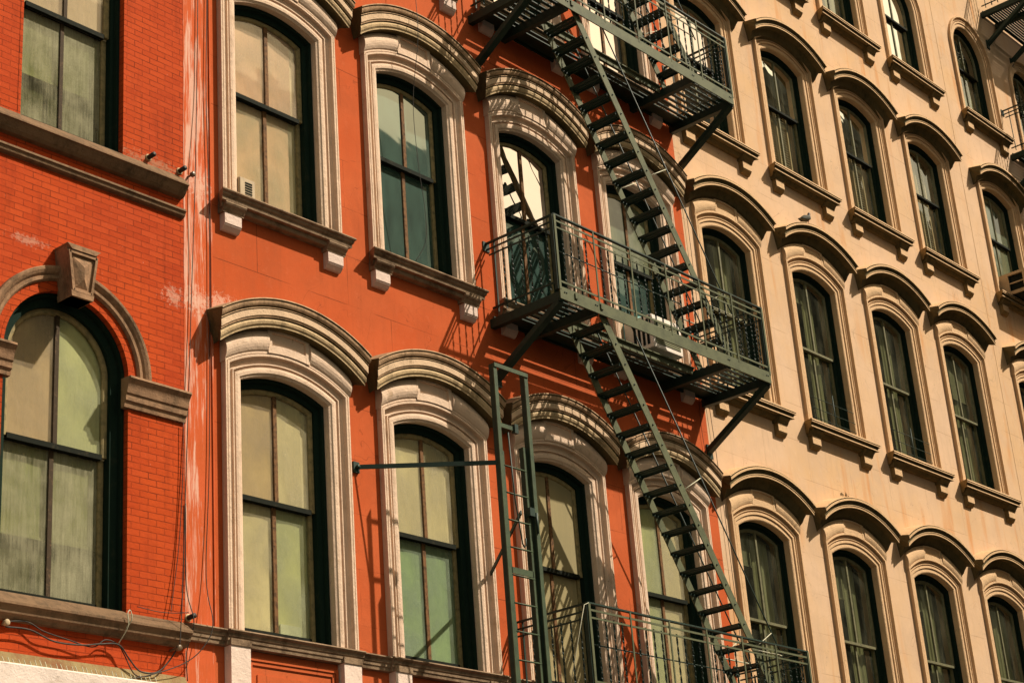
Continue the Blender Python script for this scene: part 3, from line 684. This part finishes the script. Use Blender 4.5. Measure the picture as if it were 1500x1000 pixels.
# ------------------------------------------------------------------ fire escape
X0, X1, DP = 2.935, 6.752, .95
def platform_meshes(x0, x1):
    out = {}
    b = MB()
    b.box(x0 - .01, x1 + .006, DP - .008, DP + .006, -.305, -.168)                    # front plate
    b.box(x0, x1, DP - .06, DP - .008, -.180, -.168)                                  # its flange
    for xx in (x0 + .02, x0 + .575, x1 - .84, x1 - .02):
        b.box(xx - .035, xx + .035, 0, DP - .01, -.325, -.225, 1)
    b.box(x0, x1, .03, .05, -.25, -.20, 1)
    b.box(x0 + .60, x1 - .86, .462, .474, -.262, -.180)                               # stair well trimmer
    b.box(x0 + .60, x1 - .86, .474, .50, -.192, -.180)
    for xx in (x0 + .06, x0 + .09, x0 + .56, x0 + .59, x1 - .86, x1 - .83, x1 - .05, x1 - .08):
        b.tube([(xx, -DP - .004, -.222), (xx, -DP - .013, -.222)], .0085, 8, 1)       # bolt heads
    for xx in (x0 + .24, x0 + .66): b.box(xx - .02, xx + .02, DP + .006, DP + .02, -.25, -.19); 
    out['platform'] = b.mesh('platform', [M['iron'], M['irondark']])
    f = MB()
    k = 0; d = .085
    while d < DP - .06:
        segs = [(x0 + .02, x0 + .60), (x1 - .86, x1 - .02)] if d > .46 else [(x0 + .02, x1 - .02)]
        w_ = .042 if d < .2 else .020
        for a, c in segs: f.box(a, c, d - w_, d + w_, -.219, -.207)
        d += .083
    out['floor'] = f.mesh('floor', [M['irondark']])
    def posts(r, pts, dirv):
        pass
    r = MB(); n = 6
    r.box(x0 - .012, x1 + .012, DP - .028, DP + .008, .640, .655, 1)
    for z, h, t in ((.582, .020, .008), (.508, .018, .008), (-.105, .022, .008)): r.box(x0, x1, DP - t, DP, z - h / 2, z + h / 2)
    for i in range(n + 1):
        xx = x0 + (x1 - x0) * i / n; w = .024 if i in (0, n) else .015
        r.box(xx - w / 2 * 1.3, xx + w / 2 * 1.3, DP, DP + .009, -.20, .640)
        if i < n:
            for j in range(1, 5):
                xb = xx + (x1 - x0) / n * j / 5
                r.bar((xb, -DP + .012, -.17), (xb, -DP + .012, .53), .019, .009, (0, 1, 0), 1, PI * 7, 26)
    r.tube([(x0, -DP + .04, .262), (x0 + 2.2, -DP + .04, .262)], .007, 5, 1)
    out['front'] = r.mesh('railing', [M['iron'], M['irondark']])
    for nm, xx in (('left', x0), ('right', x1)):
        r = MB()
        r.box(xx - .02, xx + .012, -.02, DP, .640, .655, 1)
        for z, h in ((.578, .018), (.508, .016), (-.105, .02)): r.box(xx - .006, xx + .006, 0 if z > .55 else .04, DP, z - h / 2, z + h / 2, 1)
        r.box(xx - .03, xx + .03, DP - .045, DP - .002, -.2, .640, 1)
        for k in range(1, 8):
            d = k * DP / 8
            r.bar((xx, -d, -.17), (xx, -d, .53 if k > 1 else .64), .019, .009, (0, 1, 0), 1, PI * 7 if k > 1 else 0, 26)
        r.box(xx - .05, xx + .05, -.01, .012, .56, .67, 1)
        out[nm] = r.mesh('railing', [M['iron'], M['irondark']])
    br = MB()
    br.bar((0, 0, -.88), (0, -.915, -.315), .06, .085, (1, 0, 0)); br.box(-.05, .05, -.01, .02, -.97, -.8)
    out['brace'] = br.mesh('brace', [M['irondark']])
    return out
PM = platform_meshes(X0, X1)
def dark_copy():
    D = {}
    for k, me in PM.items():
        D[k] = me.copy(); D[k].materials[0] = M['irondark']
    f = MB(); d = .06
    while d < DP - .04:
        f.box(X0 + .02, X1 - .02, d - .017, d + .017, -.219, -.207); d += .046
    D['floor'] = f.mesh('floor', [M['irondark']]); return D
PD = dark_copy()
def platform(root, z, dx=0, braces=(0.03, 3.79), PM=PM):
    p = obj('platform', PM['platform'], root, (dx, 0, z))
    obj('floor_grating', PM['floor'], p)
    for k in ('front', 'left', 'right'): obj('railing', PM[k], p)
    for bx in braces: obj('brace', PM['brace'], p, (X0 + bx, 0, 0))
    return p
fe = empty('fire_escape', 'green iron fire escape with railed landings, stairs and drop ladder on the red house', 'fire escape')
FZ = dict(Q=3.70, S=0.0, U=-4.105)
for r in 'QSU': platform(fe, FZ[r])
SL = -1.537
def stair(zoff, xa, xb, root):
    """flight between two landings; outer stringer at d=.90, inner at d=.48; line passes z=3.359 at x=3.752 (upper flight)"""
    L = lambda x: 3.359 + SL * (x - 3.752) + zoff
    mb = MB(); t = Vector((1, 0, SL)).normalized()
    for d in (.905, .475): mb.bar((xa, -d, L(xa)), (xb, -d, L(xb)), .012, .105, (-SL * .0 + .5, 0, 1))
    n = int((L(xa) - L(xb)) / .1955)
    rv = []
    for k in range(n):
        z = L(xa) - .10 - k * .1955; x = xa + (L(xa) - z) / -SL
        for dd in (.913, ): mb.tube([(x, -dd + .0, z + .0), (x, -dd - .008, z)], .010, 6, 1)
        rv.append((x, z))
    st = obj('stair', mb.mesh('stair', [M['iron'], M['irondark']]), root)
    tb = MB()
    for off in (-.062, -.006, .050): tb.box(off - .020, off + .020, .48, .90, -.008, .004)
    for d in (.484, .892): tb.box(-.085, .075, d - .004, d + .004, -.030, .004)
    tb.box(.064, .072, .48, .90, -.022, .004)
    tm = tb.mesh('tread', [M['irondark']])
    for x, z in rv: obj('tread', tm, st, (x, 0, z))
    hb = MB()
    for d in (.905, .475):
        a, b = xa + .42, xb + .10
        H = lambda x: L(x) + .785
        hb.tube([(a, -d, H(a)), (b, -d, H(b)), (b + .02, -d, H(b) - .03)], .0085, 6)
        for xs in (xa + 1.12, xb - .42):
            hb.tube([(xs, -d, L(xs)), (xs + .37, -d, H(xs + .37))], .006, 5, 1)
        hb.tube([(b - .58, -d, H(b)), (b, -d, H(b))], .008, 5, 1)
    obj('handrail', hb.mesh('handrail', [M['irondark'], M['wirepale']]), st)
    return st
stair(0.0, 3.68, 6.08, fe)
stair(-3.776, 3.65, 6.20, fe)
stair(3.62, 3.68, 6.02, fe)
# drop ladder in its guide frame
mb = MB(); xl, xr, dl = 1.815, 2.262, .95
for x, s in ((xl, 1), (xr, -1)):
    mb.box(x - .024, x + .024, dl - .006, dl + .006, -7.5, -1.30); mb.box(x - .024, x - .014, dl - .055, dl - .006, -7.5, -1.30, 1)
mb.box(xl - .02, xr + .02, dl + .006, dl + .016, -1.335, -1.295)
mb.box(xl, xl + .27, dl - .02, dl - .008, -1.925, -1.885); mb.box(xl + .22, xl + .27, dl - .03, dl + .01, -1.95, -1.86, 1)
lad = obj('drop_ladder', mb.mesh('drop_ladder', [M['irongreen'], M['irondark']]), fe)
mb = MB()
for x, zt in ((xl + .062, -2.15), (xr - .062, -2.05)):
    mb.box(x - .018, x + .018, dl - .04, dl - .030, -7.2, zt); mb.box(x - .018, x - .008, dl - .085, dl - .04, -7.2, zt, 1)
mb.box(xl + .07, xr - .07, dl - .04, dl - .03, -3.325, -3.265); mb.box(xr - .1, xr - .03, dl - .05, dl + .012, -2.74, -2.66, 1); mb.tube([(xr - .01, -dl - .01, -2.70), (xr - .01, -dl - .01, -2.9)], .012, 6, 1)
obj('ladder_rail', mb.mesh('ladder_rail', [M['irongreen'], M['irondark']]), lad)
for k in range(18):
    r_ = MB(); z = -2.29 - .262 * k; r_.tube([(xl + .05, -dl + .035, z), (xr - .05, -dl + .035, z)], .0085, 6); obj('rung', r_.mesh('rung', [M['irongreen']]), lad)
mb = MB(); mb.bar((.852, -.02, -2.275), (xl, -dl + .03, -2.28), .014, .042); mb.box(.81, .885, -.01, .022, -2.33, -2.225); mb.tube([(.85, -.03, -2.275), (.85, -.05, -2.275)], .02, 8)
mb.bar((2.62, -.02, -3.02), (xl + .30, -dl + .06, -2.70), .014, .04)
obj('stay_bar', mb.mesh('stay_bar', [M['irondark']]), lad)
mb = MB(); mb.tube([(xl + .16, -dl + .03, -1.95), (xl + .19, -dl + .03, -2.6), (xl + .25, -dl + .03, -3.02), (xl + .275, -dl + .03, -3.05), (xl + .30, -dl + .03, -3.02), (xl + .30, -dl + .03, -2.96)], .008, 6)
obj('hook', mb.mesh('hook', [M['irondark']]), lad)
mb = MB(); mb.tube([(2.93, -.955, -3.46), (2.86, -.955, -3.49), (2.45, -.955, -4.55)], .0045, 5); obj('pull_wire', mb.mesh('pull_wire', [M['wirepale']]), lad)
# second fire escape, far right
fe2 = empty('fire_escape', 'dark iron fire escape cut off by the upper right corner of the photo', 'fire escape')
platform(fe2, 7.074, 17.325 - X0, (.03, 1.3), PD); platform(fe2, 9.95, 17.24 - X0, (.03, .95, 1.9), PD)

# ------------------------------------------------------------------ small things on the fronts
def box_unit(name, label, cat, x0, x1, d0, d1, z0, z1, mat, group=None):
    mb = MB(); mb.box(x0, x1, d0, d1, z0, z1)
    me = mb.mesh(name, [mat]); bm = bmesh.new(); bm.from_mesh(me); bmesh.ops.bevel(bm, geom=list(bm.edges), offset=.008, segments=2, affect='EDGES'); bm.to_mesh(me); bm.free()
    return tag(obj(name, me), label, cat, group)
ac = box_unit('air_conditioner', 'white window air conditioner behind the middle landing railing', 'air conditioner', 5.42, 5.985, -.10, .30, .03, .44, M['white'])
mb = MB(); mb.box(5.465, 5.94, .295, .303, .085, .385)
for k in range(14): mb.box(5.47, 5.935, .303, .308, .092 + k * .021, .099 + k * .021)
obj('grille', mb.mesh('grille', [M['grille']]), ac)
mb = MB()
for k in range(4): mb.box(5.412, 5.421, .03 + k * .062, .062 + k * .062, .08, .39)
obj('side_vent', mb.mesh('side_vent', [M['black']]), ac)
mb = MB(); mb.box(5.30, 5.42, -.14, -.11, .03, .50); mb.box(5.985, 6.15, -.14, -.11, .03, .50); obj('side_panel', mb.mesh('side_panel', [M['beige']]), ac)
mb = MB(); mb.tube([(5.27, -.10, .385), (5.36, -.10, .40), (5.45, -.10, .455), (5.62, -.10, .462), (5.72, -.10, .455)], [.012, .02, .022, .02, .012], 7)
tag(obj('cloth', mb.mesh('cloth', [M['teal']])), 'teal bundle lying on the sill beside the white air conditioner', 'cloth')
vt = box_unit('vent_box', 'small beige vent box with slots standing on the upper left red house sill', 'vent', -.525, -.335, -.14, .035, .005, .262, M['beige'])
mb = MB()
for k in range(6): mb.box(-.46, -.375, .035, .039, .075 + k * .026, .089 + k * .026)
obj('louvre', mb.mesh('louvre', [M['black']]), vt)
# boxy frame hanging in the cream window at the right edge
hb = empty('air_conditioner', 'beige boxed air conditioner jutting from the window at the right edge', 'air conditioner', (16.3836, 0, 3.699))
mb = MB()
xa, xb, da, db, za, zb_ = -.50, .50, -.05, .45, .02, .39
for x in (xa, xb - .03):
    mb.box(x, x + .03, da, db, zb_ - .045, zb_); mb.box(x, x + .03, da, db, za, za + .05); mb.box(x, x + .03, db - .06, db, za + .05, zb_ - .045); mb.box(x, x + .03, da, .14, za + .05, zb_ - .045); mb.box(x + .005, x + .025, .14, db - .06, .195, .215)
mb.box(xa + .03, xb - .03, db - .03, db, za, zb_); mb.box(xa + .03, xb - .03, da, db - .03, zb_ - .03, zb_)
obj('casing', mb.mesh('casing', [M['beige']]), hb)
mb = MB(); mb.box(xa + .05, xb - .05, da, db - .05, za + .01, zb_ - .05); obj('core', mb.mesh('core', [M['black']]), hb)
# wire guards
for i, lab in ((1, 'thin wire guard across the foot of the window below the pigeon'), (2, 'thin wire guard across the foot of the window right of the pigeon window')):
    mb = MB()
    for z in (.14, .27, .42): mb.tube([(-.54, -.01, z), (.54, -.01, z)], .0045, 5)
    mb.tube([(.02, -.012, .0), (.02, -.012, .55)], .008, 5)
    tag(obj('window_guard', mb.mesh('window_guard', [M['irondark']]), None, (XT[i], 0, 0)), lab, 'window guard', 'wire window guards')

# cables
def cable(name, pts, r, label, mat='wire', group='cables hanging on the brick corner'):
    r *= .72; P = [Vector((x, -d, z)) for x, z, d in pts]; out = []
    for k in range(len(P) - 1):          # Catmull-Rom
        p0, p1, p2, p3 = P[max(k - 1, 0)], P[k], P[k + 1], P[min(k + 2, len(P) - 1)]
        for j in range(6):
            t = j / 6; out.append(.5 * ((2 * p1) + (p2 - p0) * t + (2 * p0 - 5 * p1 + 4 * p2 - p3) * t * t + (3 * p1 - p0 - 3 * p2 + p3) * t ** 3))
    out.append(P[-1]); mb = MB(); mb.tube(out, r, 6)
    return tag(obj(name, mb.mesh(name, [M[mat]])), label, 'cable', group)
cable('cable', [(-.985, 3.4, .02), (-.99, 1.952, .02), (-1.013, .915, .02), (-1.06, .056, .05), (-1.083, -1.022, .02), (-1.144, -2.302, .03), (-1.223, -3.559, .06), (-1.27, -3.92, .1), (-1.31, -4.24, .12)], .006, 'black cable running down the flaking strip to a brown knob below the sill band')
cable('cable', [(-.875, 3.4, .02), (-.88, 1.999, .02), (-.9, .959, .02), (-.876, -.36, .02), (-.902, -2.493, .02), (-.958, -3.575, .03), (-.975, -4.0, .13), (-1.06, -4.2, .13), (-1.24, -4.36, .1), (-1.6, -4.5, .09), (-1.93, -4.58, .1), (-2.1, -4.62, .2)], .006, 'black cable nearest the red house, sweeping left under the sill band onto the ledge')
cable('cable', [(-1.19, -2.3, .03), (-1.2, -2.8, .03), (-1.243, -3.39, .03), (-1.317, -3.83, .04), (-1.34, -3.95, .05)], .005, 'short thin cable on the brick left of the flaking strip, ending in a plug')
cable('cable', [(-2.88, -4.28, .06), (-2.67, -4.275, .06), (-2.45, -4.335, .06), (-2.2, -4.33, .06), (-2.03, -4.30, .06), (-1.86, -4.285, .06), (-1.76, -4.38, .06), (-1.66, -4.47, .07), (-1.5, -4.46, .07), (-1.38, -4.36, .07), (-1.31, -4.24, .1)], .009, 'thick sagging cable bundle along the brick under the arched window')
cable('cable', [(-2.86, -4.235, .05), (-2.69, -4.215, .05), (-2.55, -4.27, .06), (-2.34, -4.30, .05), (-2.1, -4.33, .05), (-1.98, -4.26, .05), (-1.86, -4.28, .05), (-1.8, -4.35, .05), (-1.7, -4.5, .06), (-1.55, -4.49, .06)], .007, 'thinner cable looping above the sagging bundle on the brick')
cable('cable', [(-1.83, -4.2, .03), (-1.79, -4.1, .125), (-1.80, -4.02, .125), (-1.83, -4.05, .13), (-1.825, -4.15, .13), (-1.86, -4.28, .05)], .006, 'pale loop of wire hung over the brick sill band', 'wirepale')
cable('cable', [(-1.70, -3.965, .08), (-1.5, -3.98, .09), (-1.33, -3.965, .08), (-1.16, -3.93, .05)], .0045, 'thin wire lying along the lower brick sill band')
cable('cable', [(-1.155, -3.0, .012), (-1.158, -3.7, .02), (-1.155, -4.02, .11), (-1.157, -4.25, .02), (-1.15, -4.48, .02)], .0065, 'black cable straight down the joint beside the brick edge')
cable('cable', [(1.80, 4.2, .20), (1.796, 3.14, .245), (1.795, 2.6, .245), (1.80, 1.9, .12), (1.847, 1.185, .10), (1.913, .735, .09), (1.93, .45, .08), (1.90, .28, .06), (1.80, .1, .03)], .005, 'thin cable dangling in front of the teal window left of the fire escape', group='single dangling cables')
cable('cable', [(6.80, 3.0, .03), (6.82, 1.5, .03), (6.79, .2, .03), (6.83, -.8, .03), (6.86, -1.8, .03), (6.87, -3.2, .03)], .005, 'thin cable running down the joint of the red and cream houses', group='single dangling cables')
cable('cable', [(6.62, -.2, .02), (6.60, -.6, .02), (6.63, -1.0, .02)], .004, 'short thin cable on the red wall under the middle landing end', group='single dangling cables')
# pipe stubs and knobs
for x, z, lab in ((-1.545, .10, 'dark pipe stub above the upper sill band, left one of the pair'), (-1.20, .085, 'dark pipe stub above the upper sill band, near the brick edge'), (-1.125, -3.96, 'dark pipe stub above the lower sill band at the brick edge')):
    mb = MB(); mb.tube([(x, .01, z), (x, -.085, z + .004)], .022, 10); mb.tube([(x, 0, z), (x, -.006, z)], .034, 9, 1)
    tag(obj('pipe_stub', mb.mesh('pipe_stub', [M['wire'], M['bedR']])), lab, 'pipe stub', 'pipe stubs in the brick wall')
for x, z, d, lab in ((-1.105, .06, .07, 'brown knob insulator at the end of the upper sill band'), (-1.31, -4.25, .11, 'brown knob insulator holding cables under the lower sill band'), (-2.87, -4.245, .05, 'pale ring insulator at the left photo edge under the arched window')):
    mb = MB(); y = -d
    mb.tube([(x, 0, z), (x, y * .5, z), (x, y, z)], [.010, .010, .012], 8); mb.tube([(x, y + .02, z), (x, y + .012, z), (x, y, z), (x, y - .014, z), (x, y - .02, z)], [.014, .026, .020, .026, .014], 10)
    tag(obj('insulator', mb.mesh('insulator', [M['ceramic'] if x > -2 else M['beige']])), lab, 'insulator', 'cable insulators')
mb = MB()
for k in range(40):
    x = -3.3 + k * .046; mb.tube([(x + random.uniform(-.006, .006), -.10, -4.60), (x - .03 + random.uniform(-.01, .01), -.085, -4.51 + random.uniform(-.012, .012))], .0035, 4)
mb.tube([(-3.5, -.10, -4.60), (-1.45, -.10, -4.60)], .006, 5)
tag(obj('bird_spikes', mb.mesh('bird_spikes', [M['wirepale']])), 'row of pale bird spikes along the white ledge at lower left', 'bird spikes')

# pigeon standing on a hood
pg = empty('pigeon', 'grey pigeon standing on the hood of a cream house window', 'pigeon', (9.58, -.13, 2.958))
mb = MB(); sp = [(-.165, .048, .004, .018), (-.13, .056, .012, .030), (-.09, .072, .026, .040), (-.03, .092, .046, .052), (.03, .108, .050, .054), (.075, .130, .036, .042), (.098, .158, .023, .026), (.106, .182, .019, .020), (.112, .198, .021, .022), (.118, .212, .019, .018), (.122, .224, .008, .008)]
rings = []
for k, (x, z, rz, ry) in enumerate(sp):
    a = sp[max(k - 1, 0)]; b = sp[min(k + 1, len(sp) - 1)]; t = Vector((b[0] - a[0], 0, b[1] - a[1])).normalized(); nn = Vector((-t.z, 0, t.x))
    rings.append([Vector((x, 0, z)) + nn * (rz * math.sin(2 * PI * i / 14)) + Vector((0, 1, 0)) * (ry * math.cos(2 * PI * i / 14)) for i in range(14)])
mb.loft(rings[:6], True, 0, False, True); mb.loft(rings[5:], True, 1, False, True)
mb.add(rings[0], [tuple(range(14))], 0); mb.add(rings[-1], [tuple(range(14))], 1)
mb.tube([(.128, 0, .203), (.150, 0, .197)], [.006, .002], 6, 1)
for s in (-1, 1): mb.tube([(.119, s * .018, .207), (.119, s * .0205, .207)], .004, 6, 2)
obj('body', mb.mesh('body', [M['feather'], M['featherdark'], M['legpink']]), pg)
for s in (-1, 1):
    mb = MB(); rr = []
    for k, (x, z, h, w) in enumerate([(.055, .105, .022, .006), (.02, .10, .036, .010), (-.03, .088, .036, .010), (-.09, .072, .024, .007), (-.15, .056, .008, .004)]):
        yy = s * (.050 if k < 3 else .036 - .01 * (k - 3)); rr.append([(x, yy + s * w * math.cos(2 * PI * i / 10), z + h * math.sin(2 * PI * i / 10)) for i in range(10)])
    mb.loft(rr, True, 0, True, True); obj('wing', mb.mesh('wing', [M['featherdark'] if s > 0 else M['feather']]), pg)
    mb = MB(); mb.tube([(.03, s * .022, .065), (.035, s * .024, .03), (.03, s * .024, .004)], .006, 6)
    for a in (-.5, 0, .5, PI): mb.tube([(.03, s * .024, .004), (.03 + .035 * math.cos(a), s * .024 + .035 * math.sin(a), .003)], .003, 5)
    obj('leg', mb.mesh('leg', [M['legpink']]), pg)
mb = MB()
for k in range(9):
    a = random.uniform(-.9, .9); x = -.09 + k * .022 + random.uniform(-.01, .01); L = random.uniform(.05, .095)
    p = [(x, 0, 0), (x + L * .5 * math.sin(a), -.01, L * .6), (x + L * math.sin(a) * 1.2, -.025, L * .75)]
    mb.add([p[0], (p[1][0] - .008, p[1][1], p[1][2]), p[2], (p[1][0] + .008, p[1][1] - .004, p[1][2])], [(0, 1, 2, 3)])
tag(obj('weed', mb.mesh('weed', [M['leaf']], False), None, (9.50, -.14, -.955)), 'tiny dark weeds sprouting on a hood in the lowest cream row', 'weed')

# ------------------------------------------------------------------ street, far side, ground
def slab(name, x0, x1, y0, y1, z, mat, kind='structure', h=.0):
    mb = MB(); mb.box(x0, x1, -y1, -y0, z - .3, z); return tag(obj(name, mb.mesh(name, [mat])), kind=kind)
slab('ground', -400, 400, -400, 400, GZ - .18, M['asphalt'])
slab('pavement', -60, 120, -4.2, .05, GZ, M['concrete'])
slab('road', -120, 200, -15.8, -4.2, GZ - .14, M['asphalt'])
slab('pavement', -60, 120, -20, -15.8, GZ, M['concrete'])
def far_building(x0, x1, top, label):
    root = empty('far_building', label, 'building', (x0, -20, GZ)); mb = MB(); mb.box(0, x1 - x0, 0, 0, 0, 0) if False else None
    mb = MB(); w = x1 - x0; h = top - GZ; mb.box(0, w, 0, -0.001, 0, 0) if False else None
    vs = [(0, 0, 0), (w, 0, 0), (w, -5, 0), (0, -5, 0), (0, 0, h), (w, 0, h), (w, -5, h), (0, -5, h)]
    mb.add(vs, [(0, 1, 5, 4), (1, 2, 6, 5), (2, 3, 7, 6), (3, 0, 4, 7), (4, 5, 6, 7)])
    mb.box(-.1, w + .1, -.35, -.002, h - .6, h + .3)
    obj('wall', mb.mesh('wall', [M['farwall']]), root)
    wb = MB(); wb.box(-.5, .5, -.05, -.01, 0, 2.0); wm = wb.mesh('window', [M['black']])
    nx = int(w // 2.2); nz = int((h - 5) // 3.7)
    for i in range(nx):
        for k in range(nz): obj('window', wm, root, (1.3 + i * 2.2, 0, 4.6 + k * 3.7))
far_building(8, 26.5, 17.2, 'brown house across the street, seen only mirrored in the teal window panes')
far_building(26.6, 41.6, 15.6, 'lower brown house across the street, below the sky mirrored behind the fire escape')
far_building(41.7, 52, 28.0, 'tall brown house across the street, mirrored in the cream house panes')
far_building(52.1, 85, 25.5, 'long brown house far along the opposite side of the street')

# ------------------------------------------------------------------ light
SD = Vector((.86, -1.0, 1.5)).normalized()        # towards the sun
el = math.asin(SD.z); az = math.atan2(SD.x, SD.y)
wd = bpy.data.worlds.new('World'); S.world = wd; wd.use_nodes = True; nt = wd.node_tree
bg = nt.nodes['Background']; sky = nt.nodes.new('ShaderNodeTexSky'); sky.sky_type = 'NISHITA'; sky.sun_disc = False
sky.sun_elevation = el; sky.sun_rotation = az; sky.dust_density = 2.5; sky.air_density = 1.0; sky.altitude = 10
tint = nt.nodes.new('ShaderNodeMix'); tint.data_type = 'RGBA'; tint.blend_type = 'MULTIPLY'; tint.inputs[0].default_value = 1; tint.inputs[7].default_value = (1, .82, .50, 1)
nt.links.new(sky.outputs[0], tint.inputs[6]); nt.links.new(tint.outputs[2], bg.inputs[0]); bg.inputs[1].default_value = .105
L = bpy.data.lights.new('sun', 'SUN'); L.energy = 4.6; L.angle = math.radians(.53); L.color = (1.0, .90, .74)
so = bpy.data.objects.new('sun', L); COL.objects.link(so); so.rotation_euler = (-SD).to_track_quat('-Z', 'Y').to_euler(); so.location = SD * 60
S.view_settings.view_transform = 'Standard'; S.view_settings.look = 'None'; S.view_settings.exposure = .68; S.view_settings.gamma = 1

# ------------------------------------------------------------------ camera (solved from the window grid)
F, CX, CY, CZ, YAW, PIT, ROL = 2682.8771, -10.5152, -11.3727, -7.7167, .880374, .389580, -.077778
import json
cy, sy, cp, spp = math.cos(YAW), math.sin(YAW), math.cos(PIT), math.sin(PIT)
fwd = Vector((sy * cp, cy * cp, spp)); rt = Vector((cy, -sy, 0)); up = rt.cross(fwd)
cr, sr = math.cos(ROL), math.sin(ROL); r2 = rt * cr + up * sr; u2 = -rt * sr + up * cr
cam = bpy.data.cameras.new('camera'); co = bpy.data.objects.new('camera', cam); COL.objects.link(co)
mw = Matrix((r2, u2, -fwd)).transposed().to_4x4(); mw.translation = Vector((CX, CY, CZ)); co.matrix_world = mw
cam.sensor_width = 36; cam.lens = F / 1500 * 36; cam.clip_end = 2000; cam.clip_start = .1
S.camera = co
